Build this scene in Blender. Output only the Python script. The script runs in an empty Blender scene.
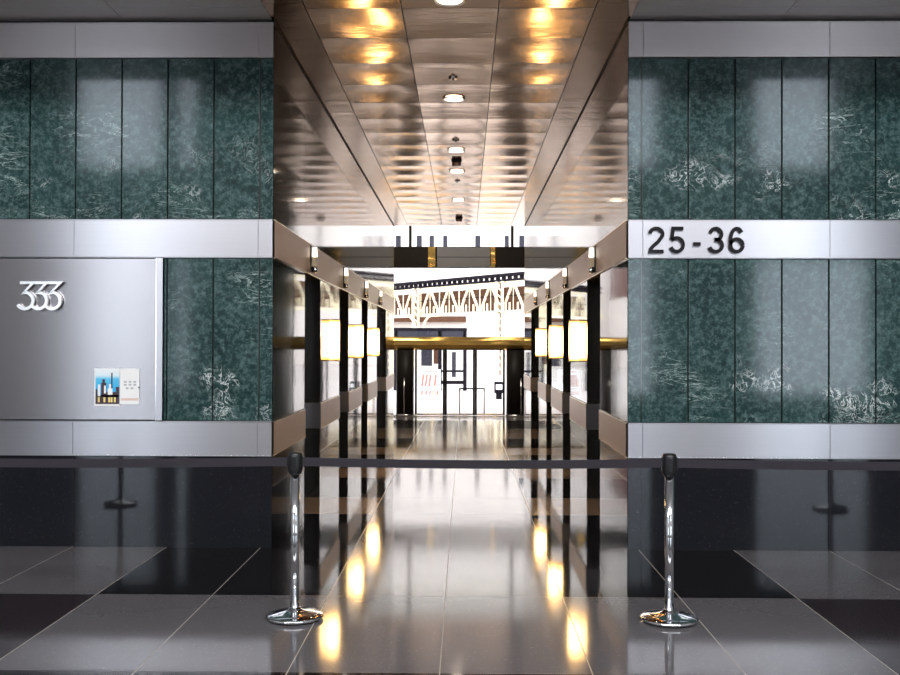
import bpy, bmesh, math, random
from mathutils import Vector, Matrix
random.seed(7)
C = bpy.context.collection
PI = math.pi

# ------------------------------------------------------------------ dimensions
H = 1.45            # half width of the corridor
YF = 8.15           # front wall plane (camera stands at y = 0)
YE = 22.2           # far end of the corridor
ZC = 4.32           # ceiling height
YG = 32.0           # glass front of the rear hall
ZG = -0.57          # level of the rear hall floor and the street
CAMX, CAMZ = 0.12, 1.65
RECESS = [(9.81, 10.87), (12.53, 13.51), (15.24, 16.20), (17.90, 19.95)]
SOLID = [(YF, 9.81), (10.87, 12.53), (13.51, 15.24), (16.20, 17.90), (19.95, YE)]
RD = 0.165          # recess depth
Z_BASE, Z_LOW0, Z_LOW1 = 0.742, 0.745, 1.030
Z_MID0, Z_MID1 = 2.367, 2.680
Z_TOP0, Z_TOP1 = 4.005, 4.295

# ------------------------------------------------------------------ node helpers
def newmat(name):
    m = bpy.data.materials.new(name); m.use_nodes = True
    nt = m.node_tree
    return m, nt, nt.nodes['Principled BSDF']

def setp(b, **kw):
    for k, v in kw.items():
        s = b.inputs[k.replace('_', ' ')]
        s.default_value = v

def rgb(r, g, b): return (r, g, b, 1.0)

def simple(name, col, rough=0.5, metal=0.0, ior=1.5, noise=0.0, scale=30.0):
    m, nt, b = newmat(name)
    setp(b, Base_Color=rgb(*col), Roughness=rough, Metallic=metal, IOR=ior)
    if noise:
        tc = nt.nodes.new('ShaderNodeTexCoord'); n = nt.nodes.new('ShaderNodeTexNoise')
        n.inputs['Scale'].default_value = scale
        mx = nt.nodes.new('ShaderNodeMix'); mx.data_type = 'RGBA'
        mx.inputs[6].default_value = rgb(*[c*(1-noise) for c in col])
        mx.inputs[7].default_value = rgb(*[min(1, c*(1+noise)) for c in col])
        nt.links.new(tc.outputs['Object'], n.inputs['Vector'])
        nt.links.new(n.outputs['Fac'], mx.inputs[0])
        nt.links.new(mx.outputs[2], b.inputs['Base Color'])
    return m

def ramp(nt, src, stops):
    r = nt.nodes.new('ShaderNodeValToRGB')
    e = r.color_ramp.elements
    while len(e) > len(stops): e.remove(e[-1])
    while len(e) < len(stops): e.new(0.5)
    for el, (p, c) in zip(e, stops):
        el.position = p; el.color = c if len(c) == 4 else (*c, 1)
    nt.links.new(src, r.inputs['Fac'])
    return r.outputs['Color']

def noise(nt, vec, scale, detail=4, rough=0.55, dist=0.0):
    n = nt.nodes.new('ShaderNodeTexNoise')
    n.inputs['Scale'].default_value = scale; n.inputs['Detail'].default_value = detail
    n.inputs['Roughness'].default_value = rough; n.inputs['Distortion'].default_value = dist
    nt.links.new(vec, n.inputs['Vector'])
    return n.outputs['Fac']

def mixc(nt, fac, a, b):
    mx = nt.nodes.new('ShaderNodeMix'); mx.data_type = 'RGBA'
    if isinstance(fac, float): mx.inputs[0].default_value = fac
    else: nt.links.new(fac, mx.inputs[0])
    for v, i in ((a, 6), (b, 7)):
        if isinstance(v, tuple): mx.inputs[i].default_value = (*v[:3], 1)
        else: nt.links.new(v, mx.inputs[i])
    return mx.outputs[2]

def mth(nt, op, a, b=None):
    n = nt.nodes.new('ShaderNodeMath'); n.operation = op
    for v, i in ((a, 0), (b, 1)):
        if v is None: continue
        if isinstance(v, (int, float)): n.inputs[i].default_value = v
        else: nt.links.new(v, n.inputs[i])
    return n.outputs[0]

def objvec(nt, scale=(1, 1, 1), rot=(0, 0, 0), loc=(0, 0, 0)):
    tc = nt.nodes.new('ShaderNodeTexCoord'); mp = nt.nodes.new('ShaderNodeMapping')
    mp.inputs['Scale'].default_value = scale; mp.inputs['Rotation'].default_value = rot
    mp.inputs['Location'].default_value = loc
    nt.links.new(tc.outputs['Object'], mp.inputs['Vector'])
    return mp.outputs['Vector']

# ------------------------------------------------------------------ materials
def green_granite():
    m, nt, b = newmat('green_marble')
    v = objvec(nt)
    at = nt.nodes.new('ShaderNodeAttribute'); at.attribute_name = 'slab'
    ad = nt.nodes.new('ShaderNodeVectorMath'); ad.operation = 'MULTIPLY_ADD'
    ad.inputs[1].default_value = (0.9, 0.0, 0.9)
    nt.links.new(at.outputs['Vector'], ad.inputs[0]); nt.links.new(v, ad.inputs[2])
    vv = ad.outputs[0]
    big = noise(nt, vv, 2.2, 5, 0.6)
    fine = noise(nt, vv, 24, 8, 0.78)
    c = mixc(nt, ramp(nt, big, [(0.3, (0, 0, 0)), (0.7, (1, 1, 1))]), (0.007, 0.025, 0.025), (0.022, 0.060, 0.056))
    c = mixc(nt, ramp(nt, fine, [(0.46, (0, 0, 0)), (0.72, (1, 1, 1))]), c, (0.125, 0.200, 0.192))
    # dark pebbles
    vo = nt.nodes.new('ShaderNodeTexVoronoi'); vo.inputs['Scale'].default_value = 12
    dv = nt.nodes.new('ShaderNodeVectorMath'); dv.operation = 'MULTIPLY_ADD'
    nz = nt.nodes.new('ShaderNodeTexNoise'); nz.inputs['Scale'].default_value = 14; nt.links.new(vv, nz.inputs['Vector'])
    dv.inputs[1].default_value = (0.06, 0.06, 0.06)
    nt.links.new(nz.outputs['Color'], dv.inputs[0]); nt.links.new(vv, dv.inputs[2])
    nt.links.new(dv.outputs[0], vo.inputs['Vector'])
    peb = ramp(nt, vo.outputs['Distance'], [(0.20, (1, 1, 1)), (0.36, (0, 0, 0))])
    msk = ramp(nt, noise(nt, vv, 3.1, 2), [(0.47, (0, 0, 0)), (0.62, (1, 1, 1))])
    pm = mth(nt, 'MULTIPLY', peb, msk)
    c = mixc(nt, mth(nt, 'MULTIPLY', pm, 0.85), c, (0.010, 0.026, 0.027))
    # diagonal hair veins
    v2 = nt.nodes.new('ShaderNodeMapping'); v2.inputs['Rotation'].default_value = (0, 0.75, 0); v2.inputs['Scale'].default_value = (0.8, 1, 3.2)
    nt.links.new(vv, v2.inputs['Vector'])
    nv = noise(nt, v2.outputs[0], 3.4, 6, 0.62, 0.9)
    ve = ramp(nt, mth(nt, 'ABSOLUTE', mth(nt, 'SUBTRACT', nv, 0.5)), [(0.002, (1, 1, 1)), (0.011, (0, 0, 0))])
    vmask = ramp(nt, noise(nt, vv, 1.5, 3), [(0.52, (0, 0, 0)), (0.66, (1, 1, 1))])
    c = mixc(nt, mth(nt, 'MULTIPLY', mth(nt, 'MULTIPLY', ve, vmask), 0.9), c, (0.55, 0.66, 0.62))
    # white broken clusters, gathered near the foot of each field of slabs
    nw = noise(nt, vv, 9.0, 5, 0.6, 1.6)
    we = ramp(nt, mth(nt, 'ABSOLUTE', mth(nt, 'SUBTRACT', nw, 0.52)), [(0.006, (1, 1, 1)), (0.026, (0, 0, 0))])
    sx = nt.nodes.new('ShaderNodeSeparateXYZ'); nt.links.new(v, sx.inputs[0])
    zz = mth(nt, 'FRACT', mth(nt, 'DIVIDE', mth(nt, 'SUBTRACT', sx.outputs['Z'], 1.03), 1.65))
    zm = ramp(nt, zz, [(0.03, (0.5, 0.5, 0.5)), (0.14, (1, 1, 1)), (0.38, (0.15, 0.15, 0.15)), (0.55, (0, 0, 0))])
    wm = ramp(nt, noise(nt, v, 2.3, 2), [(0.55, (0, 0, 0)), (0.66, (1, 1, 1))])
    c = mixc(nt, mth(nt, 'MULTIPLY', mth(nt, 'MULTIPLY', we, wm), zm), c, (0.95, 1.0, 0.97))
    sp = noise(nt, vv, 75, 3, 0.7)
    c = mixc(nt, mth(nt, 'MULTIPLY', ramp(nt, sp, [(0.30, (1, 1, 1)), (0.40, (0, 0, 0))]), 0.7), c, (0.008, 0.022, 0.022))
    nt.links.new(c, b.inputs['Base Color'])
    setp(b, Roughness=0.085, IOR=1.50)
    return m

def steel(name, tangent, col=(0.40, 0.39, 0.41), rough=0.30, aniso=0.85):
    m, nt, b = newmat(name)
    setp(b, Metallic=1.0, Roughness=rough, Anisotropic=aniso, Anisotropic_Rotation=0.25)
    st = tuple(400 if t == 0 else 1.2 for t in tangent)
    v = objvec(nt, st)
    n = noise(nt, v, 1.0, 3, 0.6)
    c = mixc(nt, n, tuple(x*0.90 for x in col), tuple(min(1, x*1.08) for x in col))
    nt.links.new(c, b.inputs['Base Color'])
    cx = nt.nodes.new('ShaderNodeCombineXYZ')
    for i in range(3): cx.inputs[i].default_value = tangent[i]
    nt.links.new(cx.outputs[0], b.inputs['Tangent'])
    return m

def stone(name, a, b_, speck, rough=0.10, ior=1.6, scale=48, big=0.25):
    m, nt, b = newmat(name)
    v = objvec(nt)
    f = noise(nt, v, scale, 3, 0.7)
    g = noise(nt, v, 1.3, 4, 0.6)
    c = mixc(nt, g, a, b_)
    c = mixc(nt, ramp(nt, f, [(0.60, (0, 0, 0)), (0.70, (1, 1, 1))]), c, speck)
    nt.links.new(c, b.inputs['Base Color'])
    r = ramp(nt, noise(nt, v, 0.9, 5, 0.6), [(0.3, (rough*0.8,)*3), (0.7, (rough*1.25,)*3)])
    nt.links.new(r, b.inputs['Roughness'])
    setp(b, IOR=ior)
    bp = nt.nodes.new('ShaderNodeBump'); bp.inputs['Strength'].default_value = 0.012; bp.inputs['Distance'].default_value = 0.02
    nt.links.new(noise(nt, v, 5, 2, 0.5), bp.inputs['Height']); nt.links.new(bp.outputs[0], b.inputs['Normal'])
    return m

M = {}
M['green'] = green_granite()
M['steel'] = steel('brushed_steel', (1, 0, 0))
M['steel_top'] = steel('brushed_steel_upper', (1, 0, 0), (0.56, 0.51, 0.51), 0.38)  # same steel, colour lightened to make up for the soffit's shade
M['steel_panel'] = steel('brushed_steel_panel', (1, 0, 0), (0.34, 0.325, 0.335), 0.27, 0.85)
M['steel_side'] = steel('brushed_steel_warm_lit', (0, 1, 0), (0.38, 0.245, 0.15), 0.36, 0.5)  # corridor copy of the steel, warm reflected light put into its colour
M['lip'] = simple('polished_lip', (0.75, 0.74, 0.72), 0.15, 1.0)
M['lip_side'] = simple('polished_lip_warm_lit', (0.86, 0.72, 0.50), 0.18, 1.0)  # corridor band edges, the warm light they catch is in the colour
M['gap'] = simple('dark_joint', (0.012, 0.010, 0.014), 0.6)
M['black'] = stone('black_granite', (0.008, 0.009, 0.012), (0.013, 0.013, 0.016), (0.03, 0.03, 0.035), 0.05, 1.38)
M['mirror_stone'] = stone('dark_polished_wall_stone', (0.012, 0.012, 0.011), (0.018, 0.017, 0.015), (0.03, 0.027, 0.024), 0.03, 1.75)
M['upper_stone'] = stone('dark_polished_upper_wall', (0.030, 0.027, 0.024), (0.045, 0.040, 0.036), (0.07, 0.06, 0.05), 0.06, 1.42)
M['return_stone'] = stone('dark_green_return_stone', (0.012, 0.022, 0.018), (0.020, 0.032, 0.026), (0.05, 0.06, 0.05), 0.06, 1.6)
M['fl_grey'] = stone('floor_grey_granite', (0.11, 0.103, 0.108), (0.145, 0.135, 0.14), (0.24, 0.23, 0.23), 0.085, 1.48)
M['fl_mid'] = stone('floor_pink_grey_granite', (0.105, 0.085, 0.080), (0.14, 0.112, 0.104), (0.26, 0.22, 0.20), 0.085, 1.5)
M['fl_brown'] = stone('floor_dark_brown_granite', (0.020, 0.015, 0.017), (0.030, 0.022, 0.024), (0.06, 0.05, 0.05), 0.085, 1.6)
M['fl_black'] = stone('floor_black_granite', (0.006, 0.006, 0.007), (0.010, 0.009, 0.010), (0.025, 0.024, 0.024), 0.06, 1.6)
M['fl_tan'] = stone('floor_tan_granite', (0.26, 0.165, 0.10), (0.32, 0.21, 0.13), (0.40, 0.28, 0.18), 0.09, 1.6)
M['fl_joint'] = simple('floor_joint', (0.42, 0.37, 0.31), 0.35)
M['fl_joint_dark'] = simple('floor_joint_dark', (0.05, 0.045, 0.045), 0.35)
M['soffit'] = simple('grey_soffit_paint', (0.56, 0.53, 0.50), 0.35, 0.3, noise=0.05, scale=3)
M['plaster'] = simple('pale_plaster', (0.42, 0.41, 0.41), 0.7, noise=0.04, scale=4)
M['chrome'] = simple('chrome', (0.85, 0.86, 0.88), 0.05, 1.0)
M['satin_chrome'] = simple('satin_chrome', (0.92, 0.91, 0.90), 0.28, 1.0)
M['chrome_dark'] = simple('dark_polished_metal', (0.035, 0.033, 0.036), 0.08, 0.6)
M['rubber'] = simple('black_plastic', (0.010, 0.010, 0.011), 0.35, noise=0.2)
M['belt'] = simple('black_webbing', (0.018, 0.014, 0.020), 0.75, noise=0.25, scale=200)
M['gold'] = None
M['dark_frame'] = simple('dark_door_metal', (0.016, 0.014, 0.012), 0.42, ior=1.22, noise=0.2, scale=4)
M['dark_stone'] = simple('dark_matte_stone', (0.014, 0.015, 0.014), 0.6, noise=0.2, scale=4)
M['grey_reflection'] = simple('bulkhead_grey_reflection', (0.20, 0.19, 0.19), 0.4, 0.2, noise=0.1, scale=3)  # stands in for the grey reflection on the transom bulkhead
M['bronze'] = simple('dark_bronze', (0.035, 0.028, 0.022), 0.25, 0.7, noise=0.15, scale=4)
M['glow_cap'] = simple('satin_brass', (0.62, 0.48, 0.28), 0.3, 1.0)
M['brown_paint'] = simple('brown_structure_paint', (0.085, 0.036, 0.018), 0.8, ior=1.2, noise=0.3, scale=1.5)
M['cream_paint'] = simple('cream_structure_paint', (0.72, 0.60, 0.40), 0.55, noise=0.08, scale=2)
M['dark_steel'] = simple('dark_track_steel', (0.008, 0.006, 0.009), 0.9, ior=1.12, noise=0.2, scale=3)
M['white_paint'] = simple('white_masonry', (0.62, 0.53, 0.47), 0.8, noise=0.03, scale=0.6)
M['win_dark'] = simple('dark_window_glass', (0.026, 0.023, 0.03), 0.4, ior=1.2, noise=0.2, scale=2)
M['brick'] = simple('red_brick', (0.11, 0.042, 0.032), 0.8, noise=0.3, scale=6)
M['pavement'] = simple('pale_pavement', (0.42, 0.35, 0.31), 0.8, noise=0.08, scale=0.8)
M['white_card'] = simple('white_card', (0.93, 0.91, 0.88), 0.45, noise=0.02, scale=20)
M['ink_red'] = simple('faded_red_lettering', (0.42, 0.17, 0.13), 0.7, noise=0.1)
M['ink_grey'] = simple('grey_print', (0.50, 0.49, 0.50), 0.6, noise=0.1)
M['ink_pink'] = simple('pink_print', (0.80, 0.60, 0.52), 0.6, noise=0.1)

def ceiling_metal():
    m, nt, b = newmat('satin_ceiling_metal')
    setp(b, Metallic=1.0, Roughness=0.13, Base_Color=rgb(0.53, 0.365, 0.25))
    v = objvec(nt, (0.35, 1.0, 1.0))
    h = mth(nt, 'ADD', noise(nt, v, 3.2, 3, 0.55), mth(nt, 'MULTIPLY', noise(nt, objvec(nt, (0.25, 1, 1)), 14, 2), 0.12))
    bp = nt.nodes.new('ShaderNodeBump'); bp.inputs['Strength'].default_value = 0.35; bp.inputs['Distance'].default_value = 0.012
    nt.links.new(h, bp.inputs['Height']); nt.links.new(bp.outputs[0], b.inputs['Normal'])
    return m
M['ceil_metal'] = ceiling_metal()

def gold_metal():
    m, nt, b = newmat('polished_gold_fascia')
    setp(b, Metallic=1.0, Roughness=0.20, Base_Color=rgb(0.90, 0.58, 0.17))
    bp = nt.nodes.new('ShaderNodeBump'); bp.inputs['Strength'].default_value = 0.6; bp.inputs['Distance'].default_value = 0.10
    nt.links.new(noise(nt, objvec(nt, (0.55, 1, 2.2)), 1.4, 1), bp.inputs['Height']); nt.links.new(bp.outputs[0], b.inputs['Normal'])
    return m
M['gold'] = gold_metal()

def emit(name, col, strength, edge=None):
    m = bpy.data.materials.new(name); m.use_nodes = True; nt = m.node_tree
    nt.nodes.clear()
    o = nt.nodes.new('ShaderNodeOutputMaterial'); e = nt.nodes.new('ShaderNodeEmission')
    e.inputs['Strength'].default_value = strength; e.inputs['Color'].default_value = rgb(*col)
    nt.links.new(e.outputs[0], o.inputs['Surface'])
    return m
def sconce_mat():
    m = bpy.data.materials.new('lit_sconce_glass'); m.use_nodes = True; nt = m.node_tree; nt.nodes.clear()
    o = nt.nodes.new('ShaderNodeOutputMaterial'); e = nt.nodes.new('ShaderNodeEmission')
    tc = nt.nodes.new('ShaderNodeTexCoord'); sx = nt.nodes.new('ShaderNodeSeparateXYZ'); nt.links.new(tc.outputs['Object'], sx.inputs[0])
    a = mth(nt, 'DIVIDE', mth(nt, 'ABSOLUTE', sx.outputs['Z']), 0.23)
    b = mth(nt, 'SUBTRACT', 1.0, mth(nt, 'DIVIDE', sx.outputs['X'], 0.105))
    k = mth(nt, 'MULTIPLY', ramp(nt, a, [(0.55, (1, 1, 1)), (1.0, (0.10, 0.10, 0.10))]), ramp(nt, b, [(0.5, (1, 1, 1)), (1.0, (0.35, 0.35, 0.35))]))
    k = ramp(nt, a, [(0.55, (1, 1, 1)), (1.0, (0.10, 0.10, 0.10))])
    nt.links.new(ramp(nt, k, [(0.05, (1.0, 0.42, 0.07)), (1.0, (1.0, 0.62, 0.24))]), e.inputs['Color'])
    nt.links.new(mth(nt, 'MULTIPLY', k, 26.0), e.inputs['Strength'])
    nt.links.new(e.outputs[0], o.inputs['Surface'])
    return m
M['sconce_glow'] = sconce_mat()
M['lamp_glow'] = emit('lit_downlight_lens', (1.0, 0.86, 0.70), 9.0)
M['lantern_glow'] = emit('lit_lantern_lens', (1.0, 0.93, 0.82), 1.6)

def pane():
    m = bpy.data.materials.new('clear_pane'); m.use_nodes = True; nt = m.node_tree
    nt.nodes.clear()
    o = nt.nodes.new('ShaderNodeOutputMaterial'); t = nt.nodes.new('ShaderNodeBsdfTransparent'); g = nt.nodes.new('ShaderNodeBsdfGlossy')
    t.inputs['Color'].default_value = (0.95, 0.97, 0.96, 1); g.inputs['Roughness'].default_value = 0.02
    f = nt.nodes.new('ShaderNodeFresnel'); f.inputs['IOR'].default_value = 1.45
    mx = nt.nodes.new('ShaderNodeMixShader')
    nt.links.new(f.outputs[0], mx.inputs[0]); nt.links.new(t.outputs[0], mx.inputs[1]); nt.links.new(g.outputs[0], mx.inputs[2])
    nt.links.new(mx.outputs[0], o.inputs['Surface'])
    return m
M['pane'] = pane()

def skyline_sky():
    m, nt, b = newmat('printed_blue_sky')
    tc = nt.nodes.new('ShaderNodeTexCoord'); s = nt.nodes.new('ShaderNodeSeparateXYZ'); nt.links.new(tc.outputs['Generated'], s.inputs[0])
    c = ramp(nt, s.outputs['Z'], [(0.45, (0.02, 0.42, 0.80)), (0.72, (0.10, 0.58, 0.86)), (0.82, (0.78, 0.88, 0.92)), (1.0, (0.90, 0.93, 0.93))])
    nt.links.new(c, b.inputs['Base Color']); setp(b, Roughness=0.3)
    return m
M['print_sky'] = skyline_sky()
M['print_dark'] = simple('printed_dark_towers', (0.05, 0.018, 0.03), 0.3, noise=0.3, scale=60)
M['print_white'] = simple('printed_white_towers', (0.90, 0.90, 0.86), 0.3, noise=0.05, scale=60)
M['print_yellow'] = simple('printed_lit_windows', (0.90, 0.68, 0.22), 0.3, noise=0.2, scale=60)

# ------------------------------------------------------------------ mesh helpers
class MB:
    def __init__(s): s.bm = bmesh.new(); s.mats = []; s.slab = None
    def mi(s, m):
        if m not in s.mats: s.mats.append(m)
        return s.mats.index(m)
    def box(s, x0, x1, y0, y1, z0, z1, m, bev=0.0, slab=None):
        r = bmesh.ops.create_cube(s.bm, size=1.0)
        vs = r['verts']
        for v in vs:
            v.co = Vector(((x0+x1)/2+v.co.x*(x1-x0), (y0+y1)/2+v.co.y*(y1-y0), (z0+z1)/2+v.co.z*(z1-z0)))
        fs = list({f for v in vs for f in v.link_faces})
        k = s.mi(m)
        if bev:
            es = list({e for v in vs for e in v.link_edges})
            rb = bmesh.ops.bevel(s.bm, geom=es, offset=bev, segments=2, affect='EDGES', profile=0.5)
            fs = list(set([f for f in fs if f.is_valid] + rb['faces']))
        for f in fs: f.material_index = k
        if slab is not None:
            ly = s.bm.loops.layers.float_color.get('slab') or s.bm.loops.layers.float_color.new('slab')
            for f in fs:
                for l in f.loops: l[ly] = (*slab, 1)
        return fs
    def quad(s, pts, m):
        f = s.bm.faces.new([s.bm.verts.new(p) for p in pts]); f.material_index = s.mi(m); return f
    def poly_prism(s, pts, a, thick, m, axis='y'):
        """2D outline pts (u,v) extruded from a to a+thick along axis"""
        def P(u, v, w):
            return (u, w, v) if axis == 'y' else ((w, u, v) if axis == 'x' else (u, v, w))
        A = [s.bm.verts.new(P(u, v, a)) for u, v in pts]; B = [s.bm.verts.new(P(u, v, a+thick)) for u, v in pts]
        k = s.mi(m); n = len(pts)
        fs = [s.bm.faces.new(A), s.bm.faces.new(B[::-1])]
        for i in range(n): fs.append(s.bm.faces.new((A[i], B[i], B[(i+1) % n], A[(i+1) % n])))
        for f in fs: f.material_index = k
        bmesh.ops.recalc_face_normals(s.bm, faces=fs)
    def ribbon(s, pts, w, a, thick, m):
        """stroke of width w along a 2D polyline in the XZ plane"""
        n = len(pts); L = []; R = []
        for i, p in enumerate(pts):
            p0 = pts[max(0, i-1)]; p1 = pts[min(n-1, i+1)]
            d0 = Vector((p[0]-p0[0], p[1]-p0[1])); d1 = Vector((p1[0]-p[0], p1[1]-p[1]))
            if i == 0: d0 = d1
            if i == n-1: d1 = d0
            d0.normalize(); d1.normalize()
            n0 = Vector((-d0.y, d0.x)); n1 = Vector((-d1.y, d1.x))
            mt = (n0+n1)
            if mt.length < 1e-4: mt = n0.copy()
            mt.normalize(); k = 1/max(0.45, mt.dot(n0))
            L.append((p[0]+mt.x*w/2*k, p[1]+mt.y*w/2*k)); R.append((p[0]-mt.x*w/2*k, p[1]-mt.y*w/2*k))
        vF = [[s.bm.verts.new((q[0], a, q[1])) for q in S] for S in (L, R)]
        vB = [[s.bm.verts.new((q[0], a+thick, q[1])) for q in S] for S in (L, R)]
        fs = []
        for i in range(n-1):
            fs.append(s.bm.faces.new((vF[0][i], vF[0][i+1], vF[1][i+1], vF[1][i])))
            fs.append(s.bm.faces.new((vB[0][i], vB[1][i], vB[1][i+1], vB[0][i+1])))
            for q in (0, 1):
                fs.append(s.bm.faces.new((vF[q][i], vB[q][i], vB[q][i+1], vF[q][i+1])))
        for e in (0, n-1):
            fs.append(s.bm.faces.new((vF[0][e], vF[1][e], vB[1][e], vB[0][e])))
        k = s.mi(m)
        for f in fs: f.material_index = k
        bmesh.ops.recalc_face_normals(s.bm, faces=fs)
    def lathe(s, prof, m, seg=40, c=(0, 0, 0), a0=0.0, a1=2*PI, smooth=True):
        full = abs(a1-a0-2*PI) < 1e-6
        n = seg if full else seg+1
        rings = []
        for r, z in prof:
            rings.append([s.bm.verts.new((c[0]+r*math.cos(a0+(a1-a0)*i/seg), c[1]+r*math.sin(a0+(a1-a0)*i/seg), c[2]+z)) for i in range(n)] if r > 1e-6
                         else [s.bm.verts.new((c[0], c[1], c[2]+z))])
        k = s.mi(m); fs = []
        for A, B in zip(rings, rings[1:]):
            for i in range(seg):
                j = (i+1) % n
                if len(A) == 1 and len(B) == 1: continue
                if len(A) == 1: q = (A[0], B[j], B[i])
                elif len(B) == 1: q = (A[i], A[j], B[0])
                else: q = (A[i], A[j], B[j], B[i])
                fs.append(s.bm.faces.new(q))
        for f in fs: f.material_index = k; f.smooth = smooth
        bmesh.ops.recalc_face_normals(s.bm, faces=fs)
    def bar(s, p, q, w, m, h=None, seg=4, up=(0, 0, 1)):
        p, q = Vector(p), Vector(q); d = (q-p).normalized(); h = h or w
        u = d.cross(Vector(up))
        if u.length < 1e-4: u = d.cross(Vector((0, 1, 0)))
        u.normalize(); v = u.cross(d)
        off = [u*(-w/2)+v*(-h/2), u*(w/2)+v*(-h/2), u*(w/2)+v*(h/2), u*(-w/2)+v*(h/2)] if seg == 4 else \
              [u*(w/2*math.cos(2*PI*i/seg))+v*(w/2*math.sin(2*PI*i/seg)) for i in range(seg)]
        A = [s.bm.verts.new(p+o) for o in off]; B = [s.bm.verts.new(q+o) for o in off]
        n = len(off); k = s.mi(m)
        fs = [s.bm.faces.new(A[::-1]), s.bm.faces.new(B)]
        for i in range(n):
            f = s.bm.faces.new((A[i], A[(i+1) % n], B[(i+1) % n], B[i])); f.smooth = seg > 4; fs.append(f)
        for f in fs: f.material_index = k
        bmesh.ops.recalc_face_normals(s.bm, faces=fs)
    def build(s, name, parent=None, loc=(0, 0, 0)):
        me = bpy.data.meshes.new(name); s.bm.to_mesh(me); s.bm.free()
        for m in s.mats: me.materials.append(m)
        o = bpy.data.objects.new(name, me); C.objects.link(o)
        if parent is not None: o.parent = parent
        o.location = loc
        return o

def struct(mb, name, parent=None):
    o = mb.build(name, parent); o['kind'] = 'structure'; return o

def thing(name, label, cat, loc=(0, 0, 0), group=None):
    o = bpy.data.objects.new(name, None); C.objects.link(o); o.empty_display_size = 0.1
    o.location = loc; tag(o, label, cat, group); return o

def tag(o, label, cat, group=None):
    o['label'] = label; o['category'] = cat
    if group: o['group'] = group
    return o

def dup(root, loc, label, mirror=None):
    r = root.copy(); C.objects.link(r); r.location = loc; r['label'] = label
    if mirror is not None: r.rotation_euler = (0, 0, mirror)
    for ch in list(root.children):
        c = ch.copy(); C.objects.link(c); c.parent = r
        for g in list(ch.children):
            d = g.copy(); C.objects.link(d); d.parent = c
    return r

# ------------------------------------------------------------------ floor
TX = 0.77
xs_j = [k*TX for k in range(-13, 14)]
ys_j = [-6.0] + [YF-1.547*k for k in range(8, 0, -1)] + [YF]
def lobby_col(x, y):
    row = int(math.floor((YF-y)/1.547)); col = int(math.floor((abs(x))/TX))
    if row == 0: return 'fl_black' if 1 <= col < 3 else ('fl_mid' if col == 0 else 'fl_grey')
    if row == 1: return 'fl_grey' if col < 3 else 'fl_brown'
    if row == 2: return 'fl_black'
    return 'fl_grey' if (row+col//2) % 2 else 'fl_brown'
fb = MB()
def joints(a, lines, w):
    """interval list [(lo, hi, is_joint)] over the sorted lines"""
    out = []
    for l0, l1 in zip(lines, lines[1:]):
        out.append((l0+w/2, l1-w/2, False)); out.append((l1-w/2, l1+w/2, True))
    out = out[:-1]; out[-1] = (out[-1][0], lines[-1], False); out[0] = (lines[0], out[0][1], False)
    return out
def pave(xs, ys, colf, jm, jw=0.006):
    for (x0, x1, jx) in joints(0, xs, jw):
        for (y0, y1, jy) in joints(0, ys, jw):
            if jx or jy:
                c = jm((x0+x1)/2, (y0+y1)/2, jx, jy)
            else: c = M[colf((x0+x1)/2, (y0+y1)/2)]
            fb.quad([(x0, y0, 0), (x1, y0, 0), (x1, y1, 0), (x0, y1, 0)], c)
pave(xs_j, ys_j, lobby_col, lambda x, y, jx, jy: M['fl_joint'] if jx and round(abs(x)/TX) in (0, 1, 2, 3, 4) and y > 3.5 else M['fl_joint_dark'])
cy = sorted([YF, YE] + [v for r in RECESS for v in r])
def cor_col(x, y):
    if abs(x) < TX: return 'fl_mid'
    for a, b in RECESS:
        if a <= y <= b: return 'fl_tan'
    return 'fl_black'
W = H + RD
pave([-W, -TX, 0, TX, W], cy, cor_col, lambda x, y, jx, jy: M['fl_joint'] if jx and not jy else (M['fl_joint_dark']))
fb.box(-10, 10, -6.2, YE, -0.12, -0.02, M['gap'])
struct(fb, 'floor')
fb = MB()
def ramp_z(y): return ZG*min(1, max(0, (y-YE)/(31.0-YE)))
for i in range(1, 7):
    pass
ysr = [YE, 24.0, 26.0, 28.0, 29.5, 31.0, YG]
for y0, y1 in zip(ysr, ysr[1:]):
    for x0, x1, c in ((-4.4, -TX, 'fl_mid'), (-TX, TX, 'fl_mid'), (TX, 3.2, 'fl_mid')):
        fb.quad([(x0, y0, ramp_z(y0)), (x1, y0, ramp_z(y0)), (x1, y1, ramp_z(y1)), (x0, y1, ramp_z(y1))], M[c])
struct(fb, 'floor_hall')

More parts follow.
